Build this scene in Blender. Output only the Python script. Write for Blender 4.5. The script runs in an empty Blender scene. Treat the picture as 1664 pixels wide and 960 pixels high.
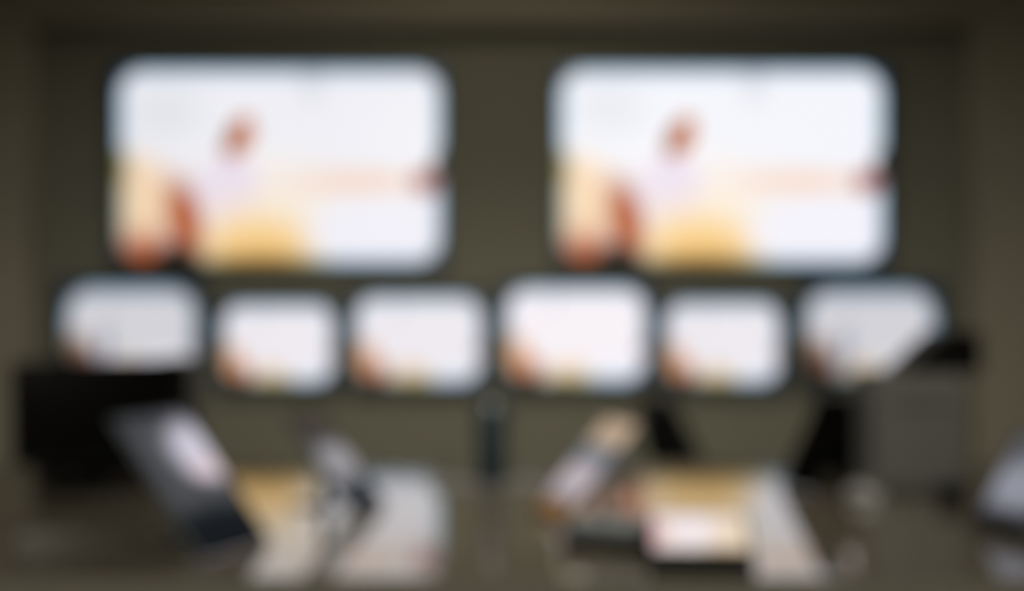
import bpy, bmesh, math
from mathutils import Vector, Matrix

# ------------------------------------------------------------------ camera
scene = bpy.context.scene
COL = scene.collection
FPX, CX, CY = 2216.0, 832.0, 480.0          # focal length and centre in pixels of the 1664x960 frame
CAM_Y, CAM_Z = -8.0, 1.19
TABLE_Z = 0.757

cam_d = bpy.data.cameras.new('camera')
cam_d.sensor_width = 36.0
cam_d.lens = FPX / 1664.0 * 36.0
cam_d.clip_start = 0.02
cam_d.dof.use_dof = True                     # the lens is focused far too near: the whole room is soft
cam_d.dof.focus_distance = 0.40
cam_d.dof.aperture_fstop = 4.2
cam_d.dof.aperture_blades = 0
cam = bpy.data.objects.new('camera', cam_d)
COL.objects.link(cam)
cam.location = (0, CAM_Y, CAM_Z)
cam.rotation_euler = (math.radians(90), 0, 0)
scene.camera = cam

# ------------------------------------------------------------------ world and view
world = bpy.data.worlds.new('world')
scene.world = world
world.use_nodes = True
world.node_tree.nodes['Background'].inputs[0].default_value = (0.02, 0.02, 0.02, 1)
world.node_tree.nodes['Background'].inputs[1].default_value = 1.0
scene.view_settings.view_transform = 'Standard'
scene.view_settings.look = 'None'
scene.view_settings.gamma = 1.0
scene.view_settings.exposure = 0.0
scene.view_settings.use_curve_mapping = False

# unseen ceiling downlights added as fill for wall, surround and table (their lamps are made with the fixtures): x, y, watts, cone degrees
FILL_DOWNLIGHTS = [(-0.9, -2.2, 175, 126), (0.0, -2.2, 62, 177), (0.9, -2.2, 175, 126),
              (-1.3, -5.2, 8, 60), (0.0, -5.2, 380, 44), (1.3, -5.2, 14, 60),
              (-0.9, -8.6, 520, 178), (0.9, -8.6, 520, 178)]
LAMP_COLOUR = (1.0, 0.94, 0.79)
WARM_LAMP_COLOUR = (1.0, 0.85, 0.60)      # the row that washes the screen wall

# ------------------------------------------------------------------ materials
def srgb(r, g, b):
    def f(c):
        c /= 255.0
        return c / 12.92 if c <= 0.04045 else ((c + 0.055) / 1.055) ** 2.4
    return (f(r), f(g), f(b), 1.0)

def pbr(name, col, rough=0.5, metal=0.0, ior=1.5, coat=0.0, noise=0.0, nscale=20.0, bump=0.0):
    m = bpy.data.materials.new(name)
    m.use_nodes = True
    nt = m.node_tree
    b = nt.nodes['Principled BSDF']
    c = tuple(col[:3]) + (1.0,)
    b.inputs['Base Color'].default_value = c
    b.inputs['Roughness'].default_value = rough
    b.inputs['Metallic'].default_value = metal
    b.inputs['IOR'].default_value = ior
    b.inputs['Coat Weight'].default_value = coat
    b.inputs['Coat Roughness'].default_value = 0.05
    if noise or bump:
        tc = nt.nodes.new('ShaderNodeTexCoord')
        n = nt.nodes.new('ShaderNodeTexNoise')
        n.inputs['Scale'].default_value = nscale
        n.inputs['Detail'].default_value = 4
        nt.links.new(tc.outputs['Object'], n.inputs['Vector'])
        if noise:
            r = nt.nodes.new('ShaderNodeValToRGB')
            r.color_ramp.elements[0].color = tuple(x * (1 - noise) for x in c[:3]) + (1,)
            r.color_ramp.elements[1].color = tuple(min(1, x * (1 + noise)) for x in c[:3]) + (1,)
            nt.links.new(n.outputs['Fac'], r.inputs['Fac'])
            nt.links.new(r.outputs['Color'], b.inputs['Base Color'])
        if bump:
            bp = nt.nodes.new('ShaderNodeBump')
            bp.inputs['Strength'].default_value = bump
            bp.inputs['Distance'].default_value = 0.01
            nt.links.new(n.outputs['Fac'], bp.inputs['Height'])
            nt.links.new(bp.outputs['Normal'], b.inputs['Normal'])
    return m

def picture(name, base, blobs, strength=1.0, tint=(1, 1, 1), edge=None):
    """A lit display: soft colour patches on UV (u right, v down).
    blobs: (u, v, ru, rv, rotation_deg, inner 0..1, (r,g,b), opacity)"""
    m = bpy.data.materials.new(name)
    m.use_nodes = True
    nt = m.node_tree
    N, L = nt.nodes, nt.links
    N.clear()
    uv = N.new('ShaderNodeUVMap')
    uv.uv_map = 'UVMap'
    last = N.new('ShaderNodeRGB')
    last.outputs[0].default_value = srgb(*base)
    col = last.outputs[0]

    def mixin(fac, a, bcol, op=1.0, mode='MIX'):
        mx = N.new('ShaderNodeMix')
        mx.data_type = 'RGBA'
        mx.blend_type = mode
        if op != 1.0:
            mu = N.new('ShaderNodeMath'); mu.operation = 'MULTIPLY'
            L.new(fac, mu.inputs[0]); mu.inputs[1].default_value = op
            fac = mu.outputs[0]
        L.new(fac, mx.inputs[0])
        L.new(a, mx.inputs[6])
        mx.inputs[7].default_value = bcol
        return mx.outputs[2]

    for (u, v, ru, rv, rot, inner, c, op) in blobs:
        mp = N.new('ShaderNodeMapping')
        mp.vector_type = 'TEXTURE'
        mp.inputs['Location'].default_value = (u, v, 0)
        mp.inputs['Rotation'].default_value = (0, 0, math.radians(rot))
        mp.inputs['Scale'].default_value = (ru, rv, 1)
        L.new(uv.outputs[0], mp.inputs['Vector'])
        ln = N.new('ShaderNodeVectorMath'); ln.operation = 'LENGTH'
        L.new(mp.outputs[0], ln.inputs[0])
        mr = N.new('ShaderNodeMapRange'); mr.interpolation_type = 'SMOOTHSTEP'
        mr.inputs['From Min'].default_value = 1.0
        mr.inputs['From Max'].default_value = inner
        L.new(ln.outputs['Value'], mr.inputs['Value'])
        col = mixin(mr.outputs[0], col, srgb(*c), op)
    if edge:  # lens colour fringe and blur-rounded corners, painted into the picture
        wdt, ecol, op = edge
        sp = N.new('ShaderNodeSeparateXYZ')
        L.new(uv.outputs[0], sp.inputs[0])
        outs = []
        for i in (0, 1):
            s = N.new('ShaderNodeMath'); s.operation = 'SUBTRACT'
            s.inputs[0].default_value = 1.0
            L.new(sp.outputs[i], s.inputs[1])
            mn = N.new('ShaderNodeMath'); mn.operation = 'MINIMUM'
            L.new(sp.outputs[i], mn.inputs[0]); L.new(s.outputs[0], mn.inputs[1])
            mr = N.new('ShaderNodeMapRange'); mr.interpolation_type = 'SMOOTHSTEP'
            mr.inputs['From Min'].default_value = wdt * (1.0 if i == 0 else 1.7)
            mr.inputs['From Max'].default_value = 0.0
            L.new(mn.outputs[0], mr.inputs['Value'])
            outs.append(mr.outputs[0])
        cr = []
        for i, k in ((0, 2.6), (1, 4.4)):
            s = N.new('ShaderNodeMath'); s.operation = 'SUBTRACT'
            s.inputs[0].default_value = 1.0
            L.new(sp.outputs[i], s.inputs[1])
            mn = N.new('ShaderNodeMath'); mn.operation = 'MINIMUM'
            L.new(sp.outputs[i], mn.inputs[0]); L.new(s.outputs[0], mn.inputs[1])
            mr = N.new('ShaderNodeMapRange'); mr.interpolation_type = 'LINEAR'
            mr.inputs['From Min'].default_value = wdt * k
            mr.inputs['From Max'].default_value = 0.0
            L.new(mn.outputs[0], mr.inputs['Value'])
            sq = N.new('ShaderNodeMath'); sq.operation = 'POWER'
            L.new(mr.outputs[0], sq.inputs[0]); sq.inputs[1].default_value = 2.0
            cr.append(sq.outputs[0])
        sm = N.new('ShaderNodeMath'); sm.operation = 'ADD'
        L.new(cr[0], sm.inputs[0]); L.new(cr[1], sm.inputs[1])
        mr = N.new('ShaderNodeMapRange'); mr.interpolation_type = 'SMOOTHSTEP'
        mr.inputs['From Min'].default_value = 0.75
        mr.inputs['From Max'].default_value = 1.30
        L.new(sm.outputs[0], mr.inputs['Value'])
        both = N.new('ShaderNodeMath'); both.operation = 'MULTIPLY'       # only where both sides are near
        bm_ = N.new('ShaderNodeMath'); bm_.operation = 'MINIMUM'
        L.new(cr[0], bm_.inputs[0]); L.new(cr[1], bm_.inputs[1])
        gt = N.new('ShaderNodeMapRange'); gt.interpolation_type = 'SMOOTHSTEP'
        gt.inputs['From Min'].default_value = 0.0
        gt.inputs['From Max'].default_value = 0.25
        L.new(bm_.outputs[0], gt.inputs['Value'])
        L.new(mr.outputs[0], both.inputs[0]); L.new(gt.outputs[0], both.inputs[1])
        col = mixin(both.outputs[0], col, srgb(48, 84, 104), 1.0, 'MULTIPLY')  # corners darkened in the picture so the screens blur rounder
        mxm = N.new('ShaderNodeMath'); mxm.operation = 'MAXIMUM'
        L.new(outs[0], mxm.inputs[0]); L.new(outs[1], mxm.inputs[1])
        col = mixin(mxm.outputs[0], col, srgb(*ecol), op, 'MULTIPLY')  # blue lens fringe painted along the picture borders
    one = N.new('ShaderNodeValue'); one.outputs[0].default_value = 1.0
    col = mixin(one.outputs[0], col, tuple(tint) + (1,), 1.0, 'MULTIPLY')
    em = N.new('ShaderNodeEmission')
    em.inputs['Strength'].default_value = strength
    L.new(col, em.inputs['Color'])
    gl = N.new('ShaderNodeBsdfGlossy')
    gl.inputs['Roughness'].default_value = 0.25
    gl.inputs['Color'].default_value = (0.02, 0.02, 0.02, 1)
    ad = N.new('ShaderNodeAddShader')
    L.new(em.outputs[0], ad.inputs[0]); L.new(gl.outputs[0], ad.inputs[1])
    out = N.new('ShaderNodeOutputMaterial')
    L.new(ad.outputs[0], out.inputs['Surface'])
    return m

# the broadcast picture: a person in a white shirt at a bright table
BROADCAST = [
    (0.45, 0.62, 0.40, 0.30, 0, 0.1, (252, 240, 228), 0.7),      # warm haze in the middle
    (0.75, 0.58, 0.36, 0.10, 0, 0.1, (246, 216, 198), 1.0),      # pale pink band
    (0.06, 0.70, 0.16, 0.36, 0, 0.4, (244, 214, 180), 1.0),      # cream figure at the left
    (0.00, 0.50, 0.045, 0.14, 0, 0.2, (180, 150, 60), 1.0),      # ochre at the left edge
    (0.34, 0.62, 0.13, 0.24, 0, 0.5, (234, 222, 240), 0.9),      # lilac white shirt
    (0.44, 0.92, 0.34, 0.40, 0, 0.1, (252, 230, 192), 1.0),
    (0.43, 0.98, 0.27, 0.30, 0, 0.3, (248, 206, 136), 1.0),      # yellow table
    (0.44, 1.05, 0.25, 0.17, 0, 0.2, (200, 132, 50), 1.0),
    (0.80, 0.84, 0.26, 0.22, 0, 0.6, (242, 240, 248), 1.0),      # white paper
    (0.205, 0.78, 0.085, 0.34, -6, 0.25, (180, 82, 16), 1.0),    # brown arm
    (0.08, 0.99, 0.16, 0.24, 0, 0.2, (184, 90, 50), 1.0),        # red brown at the bottom
    (0.18, 1.01, 0.10, 0.15, 0, 0.5, (10, 9, 8), 1.0),           # black foot
    (0.372, 0.35, 0.052, 0.135, 14, 0.6, (204, 104, 8), 1.0),    # face
    (0.352, 0.36, 0.024, 0.10, 14, 0.4, (96, 60, 30), 0.9),     # hair
    (0.955, 0.58, 0.065, 0.095, 0, 0.3, (160, 62, 46), 1.0),     # red detail
    (1.0, 0.49, 0.035, 0.11, 0, 0.4, (30, 32, 36), 1.0),
    (0.14, 0.22, 0.20, 0.28, 0, 0.1, (226, 228, 234), 0.8),
    (0.60, 0.05, 0.06, 0.20, 0, 0.1, (216, 218, 226), 0.8),
]
# the same feed on the small sets, where the figure is lost in the glare
FEED = [
    (0.05, 0.72, 0.20, 0.34, 0, 0.2, (228, 172, 130), 1.0),
    (0.46, 1.00, 0.30, 0.32, 0, 0.2, (240, 202, 142), 1.0),
    (0.17, 0.88, 0.15, 0.22, 0, 0.2, (186, 106, 48), 1.0),
    (0.16, 1.02, 0.13, 0.12, 0, 0.4, (20, 18, 14), 1.0),
    (0.42, 1.04, 0.15, 0.10, 0, 0.2, (190, 140, 50), 1.0),
    (0.97, 0.64, 0.05, 0.12, 0, 0.2, (200, 140, 130), 0.9),
    (0.75, 0.85, 0.24, 0.22, 0, 0.5, (242, 240, 248), 0.8),
    (0.34, 0.16, 0.04, 0.26, 8, 0.1, (214, 214, 224), 0.9),
]
M = {}
EDGE = (0.036, (90, 178, 218), 0.7)  # painted lens fringe: width, tint, opacity
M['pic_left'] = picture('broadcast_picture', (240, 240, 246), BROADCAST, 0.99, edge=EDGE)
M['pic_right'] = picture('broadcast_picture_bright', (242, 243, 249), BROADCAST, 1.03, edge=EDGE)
SMALL_LENS_FRINGE = (0.075, (92, 172, 210), 0.75)  # wider painted fringe for the small sets
M['pic_small'] = picture('broadcast_picture_small', (240, 236, 242), FEED, 0.98, edge=SMALL_LENS_FRINGE)
M['pic_bright'] = picture('broadcast_picture_small_bright', (244, 238, 243), FEED, 1.04, edge=SMALL_LENS_FRINGE)
OUTER_LENS_FRINGE = (0.10, (95, 160, 192), 0.9)  # widest painted fringe, for the sets at both ends
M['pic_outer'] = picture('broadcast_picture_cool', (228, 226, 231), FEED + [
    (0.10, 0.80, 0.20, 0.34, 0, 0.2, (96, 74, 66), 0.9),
    (0.30, 0.70, 0.07, 0.44, 4, 0.2, (120, 136, 160), 0.8)], 0.86, tint=(0.98, 0.99, 1.0), edge=OUTER_LENS_FRINGE)

M['niche'] = pbr('dark_taupe_wall_paint', (0.150, 0.155, 0.130), 0.75, noise=0.06, nscale=3, bump=0.05)
M['surround'] = pbr('warm_grey_wall_paint', (0.215, 0.205, 0.170), 0.75, noise=0.06, nscale=3, bump=0.05)
M['wall'] = pbr('grey_wall_paint', (0.20, 0.19, 0.16), 0.8, noise=0.05, nscale=3, bump=0.05)
M['ceiling'] = pbr('ceiling_paint', (0.30, 0.29, 0.26), 0.9, noise=0.04, nscale=4)
M['floor'] = pbr('brown_carpet', (0.09, 0.08, 0.065), 0.95, noise=0.3, nscale=120, bump=0.4)
M['table'] = pbr('polished_brown_lacquer', (0.058, 0.051, 0.040), 0.06, ior=1.9, coat=0.25, noise=0.10, nscale=6)
M['table_edge'] = pbr('brown_table_edge', (0.12, 0.108, 0.085), 0.4, noise=0.1, nscale=8)
M['edge_band'] = pbr('dark_edge_banding', (0.055, 0.052, 0.042), 0.5, noise=0.1, nscale=12)
M['black'] = pbr('black_plastic', (0.0012, 0.0012, 0.0012), 0.5, ior=1.12)
M['bezel'] = pbr('dark_bezel', (0.015, 0.018, 0.016), 0.4)
M['black_glass'] = pbr('black_glass', (0.001, 0.001, 0.001), 0.15, ior=1.1)
M['dark_brown'] = pbr('dark_brown_veneer', (0.022, 0.019, 0.015), 0.5, noise=0.2, nscale=10)
M['silver'] = pbr('brushed_silver', (0.42, 0.42, 0.44), 0.35, metal=0.8, noise=0.06, nscale=30)
M['slate'] = pbr('slate_blue_plastic', (0.035, 0.043, 0.052), 0.45, noise=0.08, nscale=10)
M['navy'] = pbr('navy_enamel', (0.004, 0.014, 0.022), 0.4, noise=0.08, nscale=8)
M['charcoal'] = pbr('charcoal_mat', (0.030, 0.029, 0.028), 0.8, noise=0.1, nscale=40)
M['grey_box'] = pbr('mid_grey_plastic', (0.044, 0.044, 0.040), 0.55, noise=0.05, nscale=12)
M['light_grey'] = pbr('light_grey_plastic', (0.11, 0.11, 0.115), 0.4, noise=0.04, nscale=10)
M['white_metal'] = pbr('white_metal', (0.7, 0.7, 0.68), 0.4, noise=0.03, nscale=10)
M['steel'] = pbr('dark_steel', (0.10, 0.10, 0.10), 0.35, metal=0.9, noise=0.05, nscale=20)

def lamp_mat():  # glowing disc of the added fill downlights
    m = bpy.data.materials.new('fill_lamp_diffuser')
    m.use_nodes = True
    b = m.node_tree.nodes['Principled BSDF']
    b.inputs['Base Color'].default_value = (0.8, 0.78, 0.7, 1)
    b.inputs['Emission Color'].default_value = (1, 0.86, 0.66, 1)
    b.inputs['Emission Strength'].default_value = 2.0
    return m
M['lamp'] = lamp_mat()

# ------------------------------------------------------------------ mesh helpers
def link(name, bm, mat, parent=None, smooth=False):
    me = bpy.data.meshes.new(name)
    bm.normal_update()
    bm.to_mesh(me)
    bm.free()
    if smooth:
        for p in me.polygons:
            p.use_smooth = True
    me.materials.append(M[mat] if isinstance(mat, str) else mat)
    o = bpy.data.objects.new(name, me)
    COL.objects.link(o)
    if parent is not None:
        o.parent = parent
    return o

def add_box(bm, lo, hi, bevel=0.0, seg=2):
    lo, hi = Vector(lo), Vector(hi)
    r = bmesh.ops.create_cube(bm, size=1.0)
    vs = r['verts']
    for v in vs:
        v.co = Vector(((lo.x + hi.x) / 2 + v.co.x * (hi.x - lo.x),
                       (lo.y + hi.y) / 2 + v.co.y * (hi.y - lo.y),
                       (lo.z + hi.z) / 2 + v.co.z * (hi.z - lo.z)))
    if bevel > 0:
        es = list({e for v in vs for e in v.link_edges})
        bmesh.ops.bevel(bm, geom=es, offset=bevel, segments=seg, profile=0.5, affect='EDGES')
    return bm

def box(name, lo, hi, mat, parent=None, bevel=0.0, seg=2):
    return link(name, add_box(bmesh.new(), lo, hi, bevel, seg), mat, parent)

def prism(name, pts, axis_lo, axis_hi, mat, parent=None, bevel=0.0):
    """polygon in x,z extruded along y"""
    bm = bmesh.new()
    a = [bm.verts.new((x, axis_lo, z)) for x, z in pts]
    b = [bm.verts.new((x, axis_hi, z)) for x, z in pts]
    n = len(pts)
    bm.faces.new(a)
    bm.faces.new(b[::-1])
    for i in range(n):
        bm.faces.new((a[i], b[i], b[(i + 1) % n], a[(i + 1) % n]))
    bmesh.ops.recalc_face_normals(bm, faces=bm.faces)
    if bevel:
        bmesh.ops.bevel(bm, geom=list(bm.edges), offset=bevel, segments=2, profile=0.5, affect='EDGES')
    return link(name, bm, mat, parent)

def lathe(name, prof, mat, parent=None, seg=32):
    bm = bmesh.new()
    rings = []
    for r, z in prof:
        if r < 1e-6:
            rings.append([bm.verts.new((0, 0, z))])
        else:
            rings.append([bm.verts.new((r * math.cos(2 * math.pi * i / seg), r * math.sin(2 * math.pi * i / seg), z)) for i in range(seg)])
    for a, b in zip(rings, rings[1:]):
        for i in range(seg):
            j = (i + 1) % seg
            if len(a) == 1:
                bm.faces.new((a[0], b[j], b[i]))
            elif len(b) == 1:
                bm.faces.new((a[i], a[j], b[0]))
            else:
                bm.faces.new((a[i], a[j], b[j], b[i]))
    bmesh.ops.recalc_face_normals(bm, faces=bm.faces)
    return link(name, bm, mat, parent, smooth=True)

def ring_frame(name, w, h, t, d0, d1, mat, parent):
    """rectangular frame in x,z around an opening w x h centred on 0; t = bar width; y from d0 to d1"""
    bm = bmesh.new()
    pts = []
    for y in (d0, d1):
        for (W, H) in ((w / 2, h / 2), (w / 2 + t, h / 2 + t)):
            pts.append([bm.verts.new((sx * W, y, sz * H)) for sx, sz in ((-1, -1), (1, -1), (1, 1), (-1, 1))])
    i0, o0, i1, o1 = pts
    for k in range(4):
        j = (k + 1) % 4
        bm.faces.new((i0[k], i0[j], o0[j], o0[k]))
        bm.faces.new((i1[j], i1[k], o1[k], o1[j]))
        bm.faces.new((o0[k], o0[j], o1[j], o1[k]))
        bm.faces.new((i0[j], i0[k], i1[k], i1[j]))
    bmesh.ops.recalc_face_normals(bm, faces=bm.faces)
    return link(name, bm, mat, parent)

def display(name, w, h, d0, d1, mat, parent):
    """thin lit panel facing -y with UVs: u right, v down"""
    bm = add_box(bmesh.new(), (-w / 2, d0, -h / 2), (w / 2, d1, h / 2))
    uvl = bm.loops.layers.uv.new('UVMap')
    for f in bm.faces:
        for l in f.loops:
            l[uvl].uv = (l.vert.co.x / w + 0.5, 0.5 - l.vert.co.z / h)
    return link(name, bm, mat, parent)

def tag(o, label, cat, group=None):
    o['label'] = label
    o['category'] = cat
    if group:
        o['group'] = group
    return o

def empty(name, loc, label, cat, group=None, rz=0.0):
    o = bpy.data.objects.new(name, None)
    COL.objects.link(o)
    o.empty_display_size = 0.1
    o.location = loc
    o.rotation_euler = (0, 0, rz)
    return tag(o, label, cat, group)

def struct(o):
    o['kind'] = 'structure'
    return o

def P(px, py, d):
    return Vector(((px - CX) / FPX * d, CAM_Y + d, CAM_Z + (CY - py) / FPX * d))

def depth_on_table(py):
    return FPX * (CAM_Z - TABLE_Z) / (py - CY)

def T(px, py):
    d = depth_on_table(py)
    p = P(px, py, d)
    p.z = TABLE_Z
    return p

# ------------------------------------------------------------------ the room
RW, RB, RH = 3.9, -10.6, 3.3          # half width, back, height
struct(box('floor', (-RW, RB, -0.1), (RW, 0.0, 0.0), 'floor'))
struct(box('ceiling', (-RW, RB, RH), (RW, 0.0, RH + 0.1), 'ceiling'))
struct(box('wall_front', (-RW - 0.1, 0.0, -0.1), (RW + 0.1, 0.12, RH + 0.1), 'niche'))
struct(box('wall_left', (-RW - 0.1, RB, -0.1), (-RW, 0.0, RH + 0.1), 'wall'))
struct(box('wall_right', (RW, RB, -0.1), (RW + 0.1, 0.0, RH + 0.1), 'wall'))
struct(box('wall_back', (-RW - 0.1, RB - 0.1, -0.1), (RW + 0.1, RB, RH + 0.1), 'wall'))
# raised surround that leaves the wide shallow niche for the screens
NF = -0.25
fd = 8.0 + NF
nx0, nx1 = (44 - CX) / FPX * fd, (1588 - CX) / FPX * fd
nz1 = CAM_Z + (CY - 36) / FPX * fd
struct(box('trim_1', (-RW, NF, 0.0), (nx0, 0.0, RH), 'surround'))
struct(box('trim_2', (nx1, NF, 0.0), (RW, 0.0, RH), 'surround'))
struct(box('trim_3', (nx0, NF, nz1), (nx1, 0.0, RH), 'surround'))
struct(box('baseboard_front', (nx0, -0.02, 0.0), (nx1, 0.0, 0.09), 'table_edge'))

for i, (x, y, w, cone) in enumerate(FILL_DOWNLIGHTS):  # added fixtures, out of view, that carry the fill lamps
    row = ('nearest the screen wall', 'above the table', 'at the back of the room')[0 if i < 3 else 1 if i < 6 else 2]
    side = ('left' if x < 0 else 'right' if x > 0 else 'middle')
    fx = empty('added_fill_downlight', (x, y, RH), 'added unseen round white fill downlight ' + row + ', ' + side + ' one of its row', 'downlight', 'added fill downlights ' + row)
    lathe('trim_ring', [(0.085, 0.0), (0.105, 0.0), (0.105, -0.010), (0.085, -0.014), (0.085, 0.0)], 'white_metal', fx)
    lathe('diffuser', [(0.0, -0.004), (0.083, -0.004), (0.083, -0.001), (0.0, -0.001)], 'lamp', fx)
    ld = bpy.data.lights.new('fill_lamp', 'SPOT')
    ld.energy = w
    ld.color = WARM_LAMP_COLOUR if i < 3 else LAMP_COLOUR
    ld.spot_size = math.radians(cone)
    ld.spot_blend = 0.3 if i in (1, 6, 7) else 1.0
    ld.shadow_soft_size = 0.09
    lo = bpy.data.objects.new('fill_lamp', ld)
    COL.objects.link(lo)
    lo.parent = fx
    lo.location = (0, 0, -0.03)

# ------------------------------------------------------------------ televisions
def television(name, x0, x1, y0, y1, mat, label, group, bezel):
    d = 7.93
    c = P((x0 + x1) / 2, (y0 + y1) / 2, d)
    w, h = (x1 - x0) / FPX * d, (y1 - y0) / FPX * d
    e = empty(name, c, label, 'television', group)
    back = -c.y                                   # local y of the wall
    display('screen', w, h, 0.0, 0.006, mat, e)
    ring_frame('bezel', w, h, bezel, -0.006, 0.014, 'bezel', e)
    box('housing', (-w / 2 - bezel, 0.008, -h / 2 - bezel), (w / 2 + bezel, 0.030, h / 2 + bezel), 'bezel', e, 0.003)
    box('rear_cover', (-w * 0.33, 0.030, -h * 0.34), (w * 0.33, 0.046, h * 0.22), 'black', e, 0.005)
    box('wall_bracket', (-w * 0.16, 0.046, -h * 0.16), (w * 0.16, back - 0.002, h * 0.16), 'steel', e)
    box('power_light', (w * 0.42, -0.008, -h / 2 - bezel * 0.7), (w * 0.435, -0.006, -h / 2 - bezel * 0.5), 'light_grey', e)
    return e

LG = 'large wall televisions'
television('large_television', 193, 716, 112, 428, M['pic_left'], 'large lit wall television on the left of the upper pair', LG, 0.03)
television('large_television', 910, 1435, 112, 428, M['pic_right'], 'large lit wall television on the right of the upper pair', LG, 0.03)
SG = 'small televisions in the lower row'
for x0, x1, y0, y1, m, lab in [
    (105, 322, 465, 612, 'pic_outer', 'small bluish television at the left end of the lower row, behind the black monitor'),
    (362, 542, 494, 622, 'pic_small', 'smallest lit television of the lower row, second from the left'),
    (577, 783, 482, 622, 'pic_small', 'small lit television third from the left in the lower row'),
    (822, 1050, 467, 621, 'pic_bright', 'brightest, widest television of the lower row, fourth from the left'),
    (1082, 1267, 491, 622, 'pic_small', 'small lit television second from the right in the lower row'),
    (1306, 1522, 468, 618, 'pic_outer', 'small bluish television at the right end of the lower row, behind a black lid')]:
    television('small_television', x0, x1, y0, y1, M[m], lab, SG, 0.04)

# ------------------------------------------------------------------ the display table
ty0, ty1 = CAM_Y + depth_on_table(940), CAM_Y + depth_on_table(752)
TX = 1.75
tb = empty('display_table', (0, (ty0 + ty1) / 2, 0), 'long polished brown table across the foreground, mirroring the screens', 'table')
hy = (ty1 - ty0) / 2
box('tabletop', (-TX, -hy, TABLE_Z - 0.045), (TX, hy, TABLE_Z), 'table', tb, 0.004)
box('edge_band', (-TX, -hy - 0.003, TABLE_Z - 0.045), (TX, -hy, TABLE_Z - 0.002), 'edge_band', tb)
box('front_apron', (-TX + 0.04, -hy + 0.02, TABLE_Z - 0.17), (TX - 0.04, -hy + 0.045, TABLE_Z - 0.045), 'table_edge', tb)
box('rear_apron', (-TX + 0.04, hy - 0.045, TABLE_Z - 0.17), (TX - 0.04, hy - 0.02, TABLE_Z - 0.045), 'table_edge', tb)
for sx in (-1, 1):
    box('side_apron', (sx * (TX - 0.0525) - 0.0125, -hy + 0.045, TABLE_Z - 0.17), (sx * (TX - 0.0525) + 0.0125, hy - 0.045, TABLE_Z - 0.045), 'table_edge', tb)
    for sy in (-1, 1):
        bm = bmesh.new()
        r = bmesh.ops.create_cone(bm, cap_ends=True, segments=4, radius1=0.04, radius2=0.06, depth=TABLE_Z - 0.045)
        bmesh.ops.rotate(bm, verts=bm.verts, cent=(0, 0, 0), matrix=Matrix.Rotation(math.pi / 4, 3, 'Z'))
        bmesh.ops.translate(bm, verts=bm.verts, vec=(sx * (TX - 0.11), sy * (hy - 0.11), (TABLE_Z - 0.045) / 2))
        link('leg', bm, 'table_edge', tb)

# ------------------------------------------------------------------ black monitor and the box behind it
base = T(152, 797)
d = depth_on_table(797)
s = d / FPX
yaw = math.radians(24)
mon = empty('desktop_monitor', base, 'black switched-off monitor on a stand at the left of the table', 'monitor', None, yaw)
W, H = 246 * s / math.cos(yaw), 166 * s
tilt = Matrix.Rotation(math.radians(-12), 4, 'X')
ctr = Vector((0.012, 0.0, (797 - 669) * s))
def tilted(o):
    o.data.transform(Matrix.Translation(ctr) @ tilt)
tilted(display('screen', W - 0.016, H - 0.016, -0.011, -0.006, 'black_glass', mon))
tilted(ring_frame('bezel', W - 0.016, H - 0.016, 0.008, -0.013, 0.0, 'black', mon))
tilted(box('housing', (-W / 2, -0.005, -H / 2), (W / 2, 0.016, H / 2), 'black', mon, 0.003))
box('neck', (-0.030, 0.022, 0.006), (0.030, 0.040, (797 - 680) * s), 'black', mon, 0.004)
box('base', (-0.085, -0.05, 0.0), (0.085, 0.075, 0.010), 'black', mon, 0.003)

p = T(287, 768)
d2 = depth_on_table(768); s2 = d2 / FPX
sp = empty('bookshelf_speaker', p, 'dark brown upright speaker box just behind the black monitor', 'speaker')
sw = 26 * s2
box('cabinet', (-sw, 0.0, 0.008), (sw, 0.12, (768 - 583) * s2), 'dark_brown', sp, 0.004)
box('grille', (-sw + 0.006, -0.006, 0.018), (sw - 0.006, 0.0, (768 - 592) * s2), 'black', sp, 0.002)
for sx in (-1, 1):
    box('foot', (sx * sw * 0.6 - 0.008, 0.01, 0.0), (sx * sw * 0.6 + 0.008, 0.11, 0.008), 'black', sp)

p = T(170, 778)
d3 = depth_on_table(778); s3 = d3 / FPX
mb = empty('reflection_blocker_box', p, 'wide dark box added behind the black monitor to block the screen reflection', 'reflection blocker')  # added box, sized to keep the television reflection off the table here
box('case', (-118 * s3, 0.0, 0.006), (94 * s3, 0.07, 66 * s3), 'dark_brown', mb, 0.003)
box('front_panel', (-112 * s3, -0.003, 0.010), (88 * s3, 0.0, 60 * s3), 'black', mb, 0.001)
for sx in (-0.8, 0.6):
    box('foot', (sx * 112 * s3 - 0.01, 0.01, 0.0), (sx * 112 * s3 + 0.01, 0.06, 0.006), 'black', mb)

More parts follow.
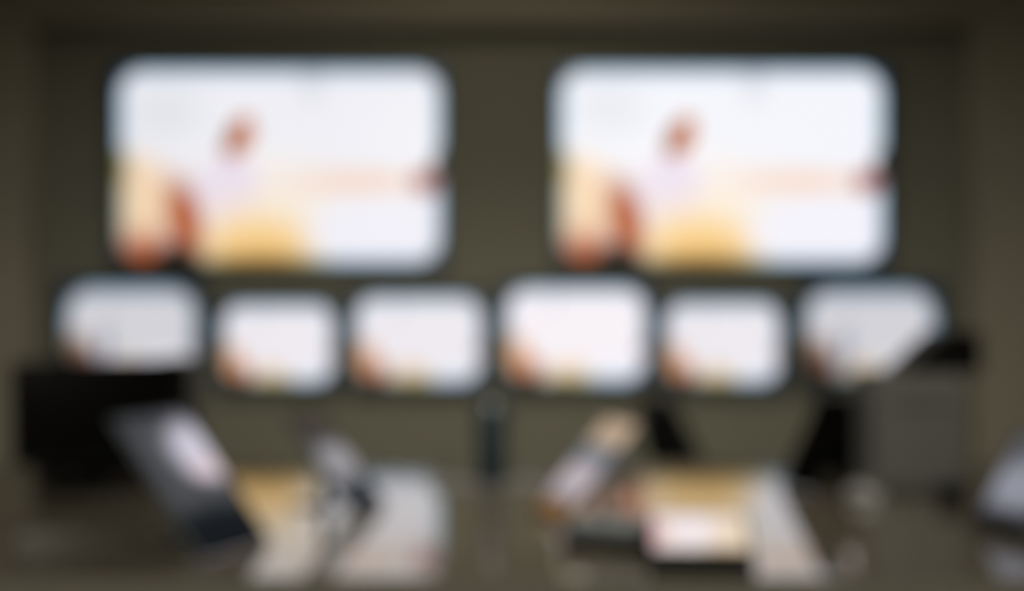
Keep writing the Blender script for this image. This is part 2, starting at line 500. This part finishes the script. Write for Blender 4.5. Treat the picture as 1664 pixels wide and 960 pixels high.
# ------------------------------------------------------------------ leaning tablets with lit displays
def leaning_tablet(name, top, bot, width, wx, mat, label, cat='tablet', group=None, body='slate', thick=0.010, stand_label=None, lit=True):
    """slab whose long axis runs from top pixel to bottom pixel (bottom rests on the table)"""
    d = depth_on_table(bot[1])
    b = P(bot[0], bot[1], d)
    t = P(top[0], top[1], d)
    L = (t - b)                                  # up along the slab
    ln = L.length
    Lu = L.normalized()
    sgn = -1.0 if Lu.x < 0 else 1.0              # "\" leans left, "/" leans right
    # width axis: level, mostly away from the camera, so the lower edge lies flat on the table
    Wv = Vector((-sgn * wx, math.sqrt(1 - wx * wx), 0))
    L.y = -L.x * Wv.x / Wv.y                     # the slab leans a little away, square to its lower edge
    ln = L.length
    Lu = L.normalized()
    N = Lu.cross(Wv)
    if N.y > 0:
        N = -N
    X = Lu.cross(-N) * -1.0                      # local frame: z up the slab, -y towards the viewer
    Y = -N
    Z = Lu
    X = Y.cross(Z)
    m = Matrix((X, Y, Z)).transposed().to_4x4()
    # lift so that the lowest corner sits on the table
    mid = b + Wv * (width / 2)
    low = min((mid + X * sx * width / 2 + Y * yy).z for sx in (-1, 1) for yy in (0.0, thick))
    mid.z += TABLE_Z - low
    e = empty(name, mid, label, cat, group)
    e.rotation_mode = 'QUATERNION'
    e.rotation_quaternion = m.to_quaternion()
    bz = 0.006
    o = box('body', (-width / 2, 0.0, 0.0), (width / 2, thick, ln), body, e, 0.003)
    sc = display('screen', width - 2 * bz, ln - 2 * bz, -0.0012, 0.0, mat, e)
    sc.location = (0, 0, ln / 2)
    ring = ring_frame('bezel', width - 2 * bz, ln - 2 * bz, bz, -0.002, 0.0, 'black', e)
    ring.location = (0, 0, ln / 2)
    cm = lathe('camera_lens', [(0.0, 0.0), (0.006, 0.0), (0.006, 0.002), (0.0, 0.002)], 'black', e, 16)
    cm.rotation_euler = (-math.pi / 2, 0, 0)
    cm.location = (width * 0.32, thick, ln * 0.9)
    # stand: a foot plate with a prop behind the slab
    if stand_label:
        back = mid + Y * (thick + 0.002) + Z * (ln * 0.52)
        st = empty('tablet_stand', (back.x, back.y, TABLE_Z), stand_label, 'stand', 'tablet stands')
        hgt = back.z - TABLE_Z
        hd = Vector((Y.x, Y.y, 0)).normalized()
        st.rotation_euler = (0, 0, math.atan2(hd.y, hd.x) - math.pi / 2)   # local y points away from the slab
        slope = math.atan2(-Y.z, math.hypot(Y.x, Y.y))
        box('foot_plate', (-0.03, -0.004, 0.0), (0.03, 0.075, 0.006), 'steel', st, 0.002)
        prism('prop', [(-0.014, 0.006), (0.014, 0.006), (0.011, hgt * 0.93), (-0.011, hgt * 0.93)], 0.014, 0.022, 'steel', st)
        pad = box('pad', (-0.022, 0.0, -0.018), (0.022, 0.006, 0.018), 'black', st)
        pad.location = (0, 0.0, hgt)
        pad.rotation_euler = (-slope, 0, 0)
    return e

LT = 'lit tablets leaning on the table'
def strip(name, base, bands, strength):
    return picture(name, base, bands, strength)
M['pic_t1'] = strip('display_lilac', (70, 72, 76), [
    (0.85, 0.30, 0.55, 0.30, 0, 0.3, (196, 192, 206), 1.0), (0.85, 0.44, 0.45, 0.12, 0, 0.2, (210, 192, 198), 1.0),
    (0.5, 1.0, 1.4, 0.40, 0, 0.55, (20, 24, 28), 1.0), (0.0, 0.02, 0.9, 0.16, 0, 0.3, (60, 62, 66), 0.9)], 1.2)
M['pic_t2'] = strip('display_grey', (96, 100, 104), [
    (0.5, 0.52, 0.9, 0.26, 0, 0.4, (182, 178, 184), 1.0), (0.5, 0.08, 1.2, 0.30, 0, 0.5, (84, 76, 70), 1.0),
    (0.5, 0.98, 1.2, 0.24, 0, 0.4, (40, 50, 58), 1.0)], 0.75)
M['pic_t3'] = strip('display_banded', (150, 155, 165), [
    (0.5, 0.10, 1.0, 0.24, 0, 0.6, (204, 178, 152), 1.0), (0.5, 0.36, 1.0, 0.12, 0, 0.3, (120, 126, 134), 1.0),
    (0.5, 0.64, 1.0, 0.22, 0, 0.4, (206, 192, 198), 1.0), (0.5, 1.0, 1.0, 0.20, 0, 0.5, (150, 108, 62), 1.0)], 0.85)
M['pic_t4'] = strip('display_pale', (110, 112, 120), [
    (0.5, 0.55, 0.9, 0.35, 0, 0.4, (176, 178, 192), 1.0), (0.5, 1.0, 1.0, 0.22, 0, 0.5, (40, 40, 40), 1.0)], 0.65)
leaning_tablet('leaning_tablet', (158, 690), (328, 914), 0.19, 0.42, M['pic_t1'],
               'lilac-lit tablet leaning back to the left in front of the black monitor', group=LT,
               stand_label='small dark stand propping the tablet by the black monitor')
leaning_tablet('leaning_tablet', (458, 686), (574, 836), 0.13, 0.40, M['pic_t2'],
               'grey-lit tablet leaning left, second from the black monitor', group=LT,
               stand_label='small dark stand propping the grey-lit tablet left of the navy tumbler')
leaning_tablet('leaning_tablet', (1052, 698), (920, 852), 0.15, 0.42, M['pic_t3'],
               'tablet leaning right with peach, white and orange display, right of the navy tumbler', group=LT,
               stand_label='small dark stand propping the peach and orange tablet')
leaning_tablet('leaning_tablet', (1768, 722), (1668, 876), 0.14, 0.40, M['pic_t4'],
               'pale-lit tablet leaning right, cut off by the right edge of the photo', group=LT,
               stand_label='small dark stand propping the tablet at the right edge')

leaning_tablet('smartphone', (1400, 655), (1322, 802), 0.11, 0.50, M['black_glass'],
               'black switched-off phone leaning right beside the grey box', 'phone', body='black')

# ------------------------------------------------------------------ black chair behind the table
cp = P(1134, 740, 4.45)
ch = empty('side_chair', (cp.x + 0.17, cp.y, 0.0), 'black chair standing behind the table, only its leaning backrest in view', 'chair', None, math.radians(66))
# local: +y is the chair's back, -y the front of the seat
prof = [(-0.20, 0.50), (0.20, 0.50), (0.19, 0.70), (0.15, 0.80), (0.09, 0.842), (-0.09, 0.842), (-0.15, 0.80), (-0.19, 0.70)]
bk = prism('backrest', prof, -0.024, 0.024, 'black', ch, 0.006)
for v in bk.data.vertices:
    v.co.y += 0.19 + (v.co.z - 0.50) * 0.42
box('seat', (-0.21, -0.24, 0.42), (0.21, 0.19, 0.47), 'black', ch, 0.012)
for sx in (-1, 1):
    for sy in (-1, 1):
        bm = add_box(bmesh.new(), (sx * 0.18 - 0.014, sy * 0.18 - 0.014 - 0.02, 0.0), (sx * 0.18 + 0.014, sy * 0.18 + 0.014 - 0.02, 0.42))
        link('leg', bm, 'steel', ch)
    prism('back_post', [(sx * 0.17 - 0.012, 0.44), (sx * 0.17 + 0.012, 0.44), (sx * 0.17 + 0.012, 0.56), (sx * 0.17 - 0.012, 0.56)], 0.165, 0.190, 'steel', ch)

# ------------------------------------------------------------------ bright tablet on its black dock
p = T(1140, 934)
d = depth_on_table(934); s = d / FPX
dk = empty('display_dock', p, 'black wedge dock under the brightest tablet at the table front', 'dock', None, math.radians(-4))
w2 = 87 * s
bm = bmesh.new()
dep, zf, zb = 0.115, 24 * s, 70 * s
co = [(-w2, 0, 0), (w2, 0, 0), (w2, dep, 0), (-w2, dep, 0), (-w2, 0, zf), (w2, 0, zf), (w2, dep, zb), (-w2, dep, zb)]
vs = [bm.verts.new(c) for c in co]
for f in ((0, 3, 2, 1), (4, 5, 6, 7), (0, 1, 5, 4), (1, 2, 6, 5), (2, 3, 7, 6), (3, 0, 4, 7)):
    bm.faces.new([vs[i] for i in f])
bmesh.ops.bevel(bm, geom=list(bm.edges), offset=0.003, segments=2, profile=0.5, affect='EDGES')
link('wedge', bm, 'black', dk)
box('rubber_pad', (-w2 * 0.8, 0.01, -0.0), (w2 * 0.8, dep - 0.01, 0.002), 'charcoal', dk)
box('front_lip', (-w2, -0.008, 0.0), (w2, 0.0, zf + 0.004), 'black', dk, 0.002)
M['pic_front'] = picture('display_front', (240, 226, 222), [
    (0.0, 0.55, 0.22, 0.6, 0, 0.2, (214, 160, 160), 0.9), (0.92, 0.5, 0.42, 0.8, 0, 0.2, (236, 214, 186), 0.95),
    (0.42, 0.45, 0.26, 0.5, 0, 0.3, (244, 232, 236), 1.0), (0.75, 1.0, 0.4, 0.2, 0, 0.1, (205, 170, 110), 0.9)], 1.0)
ang = math.atan2(zb - zf, dep)
slen = math.hypot(dep, zb - zf)
ft = bpy.data.objects.new('front_tablet', None)
COL.objects.link(ft)
tag(ft, 'bright white-pink lit tablet lying on a black wedge at the table front', 'tablet')
loc = dk.location + Matrix.Rotation(math.radians(-4), 3, 'Z') @ Vector((0, 0.002, zf + 0.0015))
ft.location = loc
ft.rotation_euler = (ang - math.pi / 2, 0, math.radians(-4))     # local z runs up the wedge, -y is its upper face
box('body', (-w2 + 0.004, -0.0105, 0.0), (w2 - 0.004, -0.0005, slen), 'slate', ft, 0.003)
o = display('screen', 2 * w2 - 0.018, slen - 0.010, -0.0120, -0.0108, M['pic_front'], ft); o.location = (0, 0, slen / 2)
o = ring_frame('bezel', 2 * w2 - 0.018, slen - 0.010, 0.004, -0.0125, -0.0106, 'black', ft); o.location = (0, 0, slen / 2)

# dark slate case lying to its left
c = T(992, 886)
sc_ = empty('tablet_case', c, 'closed dark slate tablet case lying left of the brightest tablet', 'case', None, math.radians(-24))
box('lower_shell', (-0.070, -0.055, 0.0), (0.070, 0.055, 0.021), 'black', sc_, 0.003)
box('lid', (-0.070, -0.055, 0.0225), (0.070, 0.055, 0.043), 'slate', sc_, 0.004)
box('seam_gasket', (-0.067, -0.052, 0.021), (0.067, 0.052, 0.0225), 'charcoal', sc_)
box('clasp', (-0.012, -0.0575, 0.014), (0.012, -0.055, 0.030), 'steel', sc_)

# ------------------------------------------------------------------ navy tumbler on its mat
p = T(798, 792)
d = depth_on_table(792); s = d / FPX
mt = empty('counter_mat', (p.x, p.y, TABLE_Z), 'thin charcoal mat under the navy tumbler', 'mat')
box('pad', (-96 * s, -0.05, 0.0), (96 * s, 0.17, 0.004), 'charcoal', mt, 0.001)
box('raised_rim', (-96 * s, 0.165, 0.004), (96 * s, 0.17, 0.012), 'charcoal', mt)
tu = empty('tumbler', (p.x, p.y + 0.05, TABLE_Z + 0.004), 'tall dark navy tumbler standing at the middle of the table', 'tumbler')
R = 27 * s; HT = 134 * s
lathe('cup', [(0, 0), (R * 0.86, 0), (R * 0.90, 0.004), (R * 0.98, HT * 0.84), (R * 0.96, HT * 0.86), (0, HT * 0.86)], 'navy', tu)
lathe('lid', [(0, HT * 0.86), (R * 1.0, HT * 0.86), (R * 1.0, HT * 0.91), (R * 0.72, HT * 0.945), (R * 0.68, HT), (0, HT)], 'navy', tu)

# ------------------------------------------------------------------ grey box with slanted black lid
p = T(1496, 802)
d = depth_on_table(802); s = d / FPX
gb = empty('receipt_printer', p, 'mid-grey upright box device with a slanted black lid at the right', 'printer')
bw = 76 * s
box('body', (-bw, 0.0, 0.006), (bw, 0.17, (802 - 606) * s), 'grey_box', gb, 0.006)
box('front_panel', (-bw + 0.014, -0.003, 0.03), (bw - 0.014, 0.0, (802 - 625) * s), 'grey_box', gb, 0.0015)
box('paper_slot', (-bw * 0.6, -0.0045, 0.19), (bw * 0.6, -0.003, 0.196), 'black', gb)
for sx in (-1, 1):
    box('foot', (sx * bw * 0.75 - 0.012, 0.01, 0.0), (sx * bw * 0.75 + 0.012, 0.16, 0.006), 'black', gb)
zt = (802 - 606) * s
prism('lid', [((1462 - 1490) * s, zt), ((1592 - 1490) * s, zt), ((1592 - 1490) * s, (802 - 540) * s), ((1534 - 1490) * s, (802 - 540) * s)], 0.01, 0.16, 'black', gb, 0.003)

bp_ = T(1372, 770)
sb = depth_on_table(770) / FPX
db = empty('reflection_blocker', bp_, 'matt black block added behind the leaning phone to block the screen reflection', 'block')  # added to darken the strip of television reflection beside the phone
box('block', (-40 * sb, 0.0, 0.004), (38 * sb, 0.08, 126 * sb), 'black', db, 0.003)
box('base_plate', (-41 * sb, -0.004, 0.0), (39 * sb, 0.084, 0.004), 'charcoal', db)

# small things beside it
p = T(1404, 812)
ms = empty('computer_mouse', p, 'light grey mouse between the black phone and the grey box', 'mouse', None, math.radians(20))
bm = bmesh.new()
bmesh.ops.create_uvsphere(bm, u_segments=24, v_segments=12, radius=1.0)
for v in bm.verts:
    v.co = Vector((v.co.x * 0.032, v.co.y * 0.055, max(0.0, v.co.z) * 0.036 + (0.0 if v.co.z > 0 else 0.0)))
bmesh.ops.remove_doubles(bm, verts=bm.verts, dist=1e-5)
link('shell', bm, 'light_grey', ms, True)
wh = lathe('scroll_wheel', [(0, -0.003), (0.007, -0.003), (0.007, 0.003), (0, 0.003)], 'black', ms, 16)
wh.rotation_euler = (0, math.pi / 2, 0)
wh.location = (0, -0.028, 0.0285)

p = T(1546, 814)
pk = empty('speaker_puck', p, 'small round black speaker in front of the grey box', 'speaker')
lathe('body', [(0, 0), (0.024, 0), (0.027, 0.005), (0.027, 0.034), (0.023, 0.040), (0, 0.040)], 'black', pk)
lathe('top_ring', [(0.012, 0.040), (0.019, 0.040), (0.019, 0.042), (0.012, 0.042), (0.012, 0.040)], 'slate', pk)
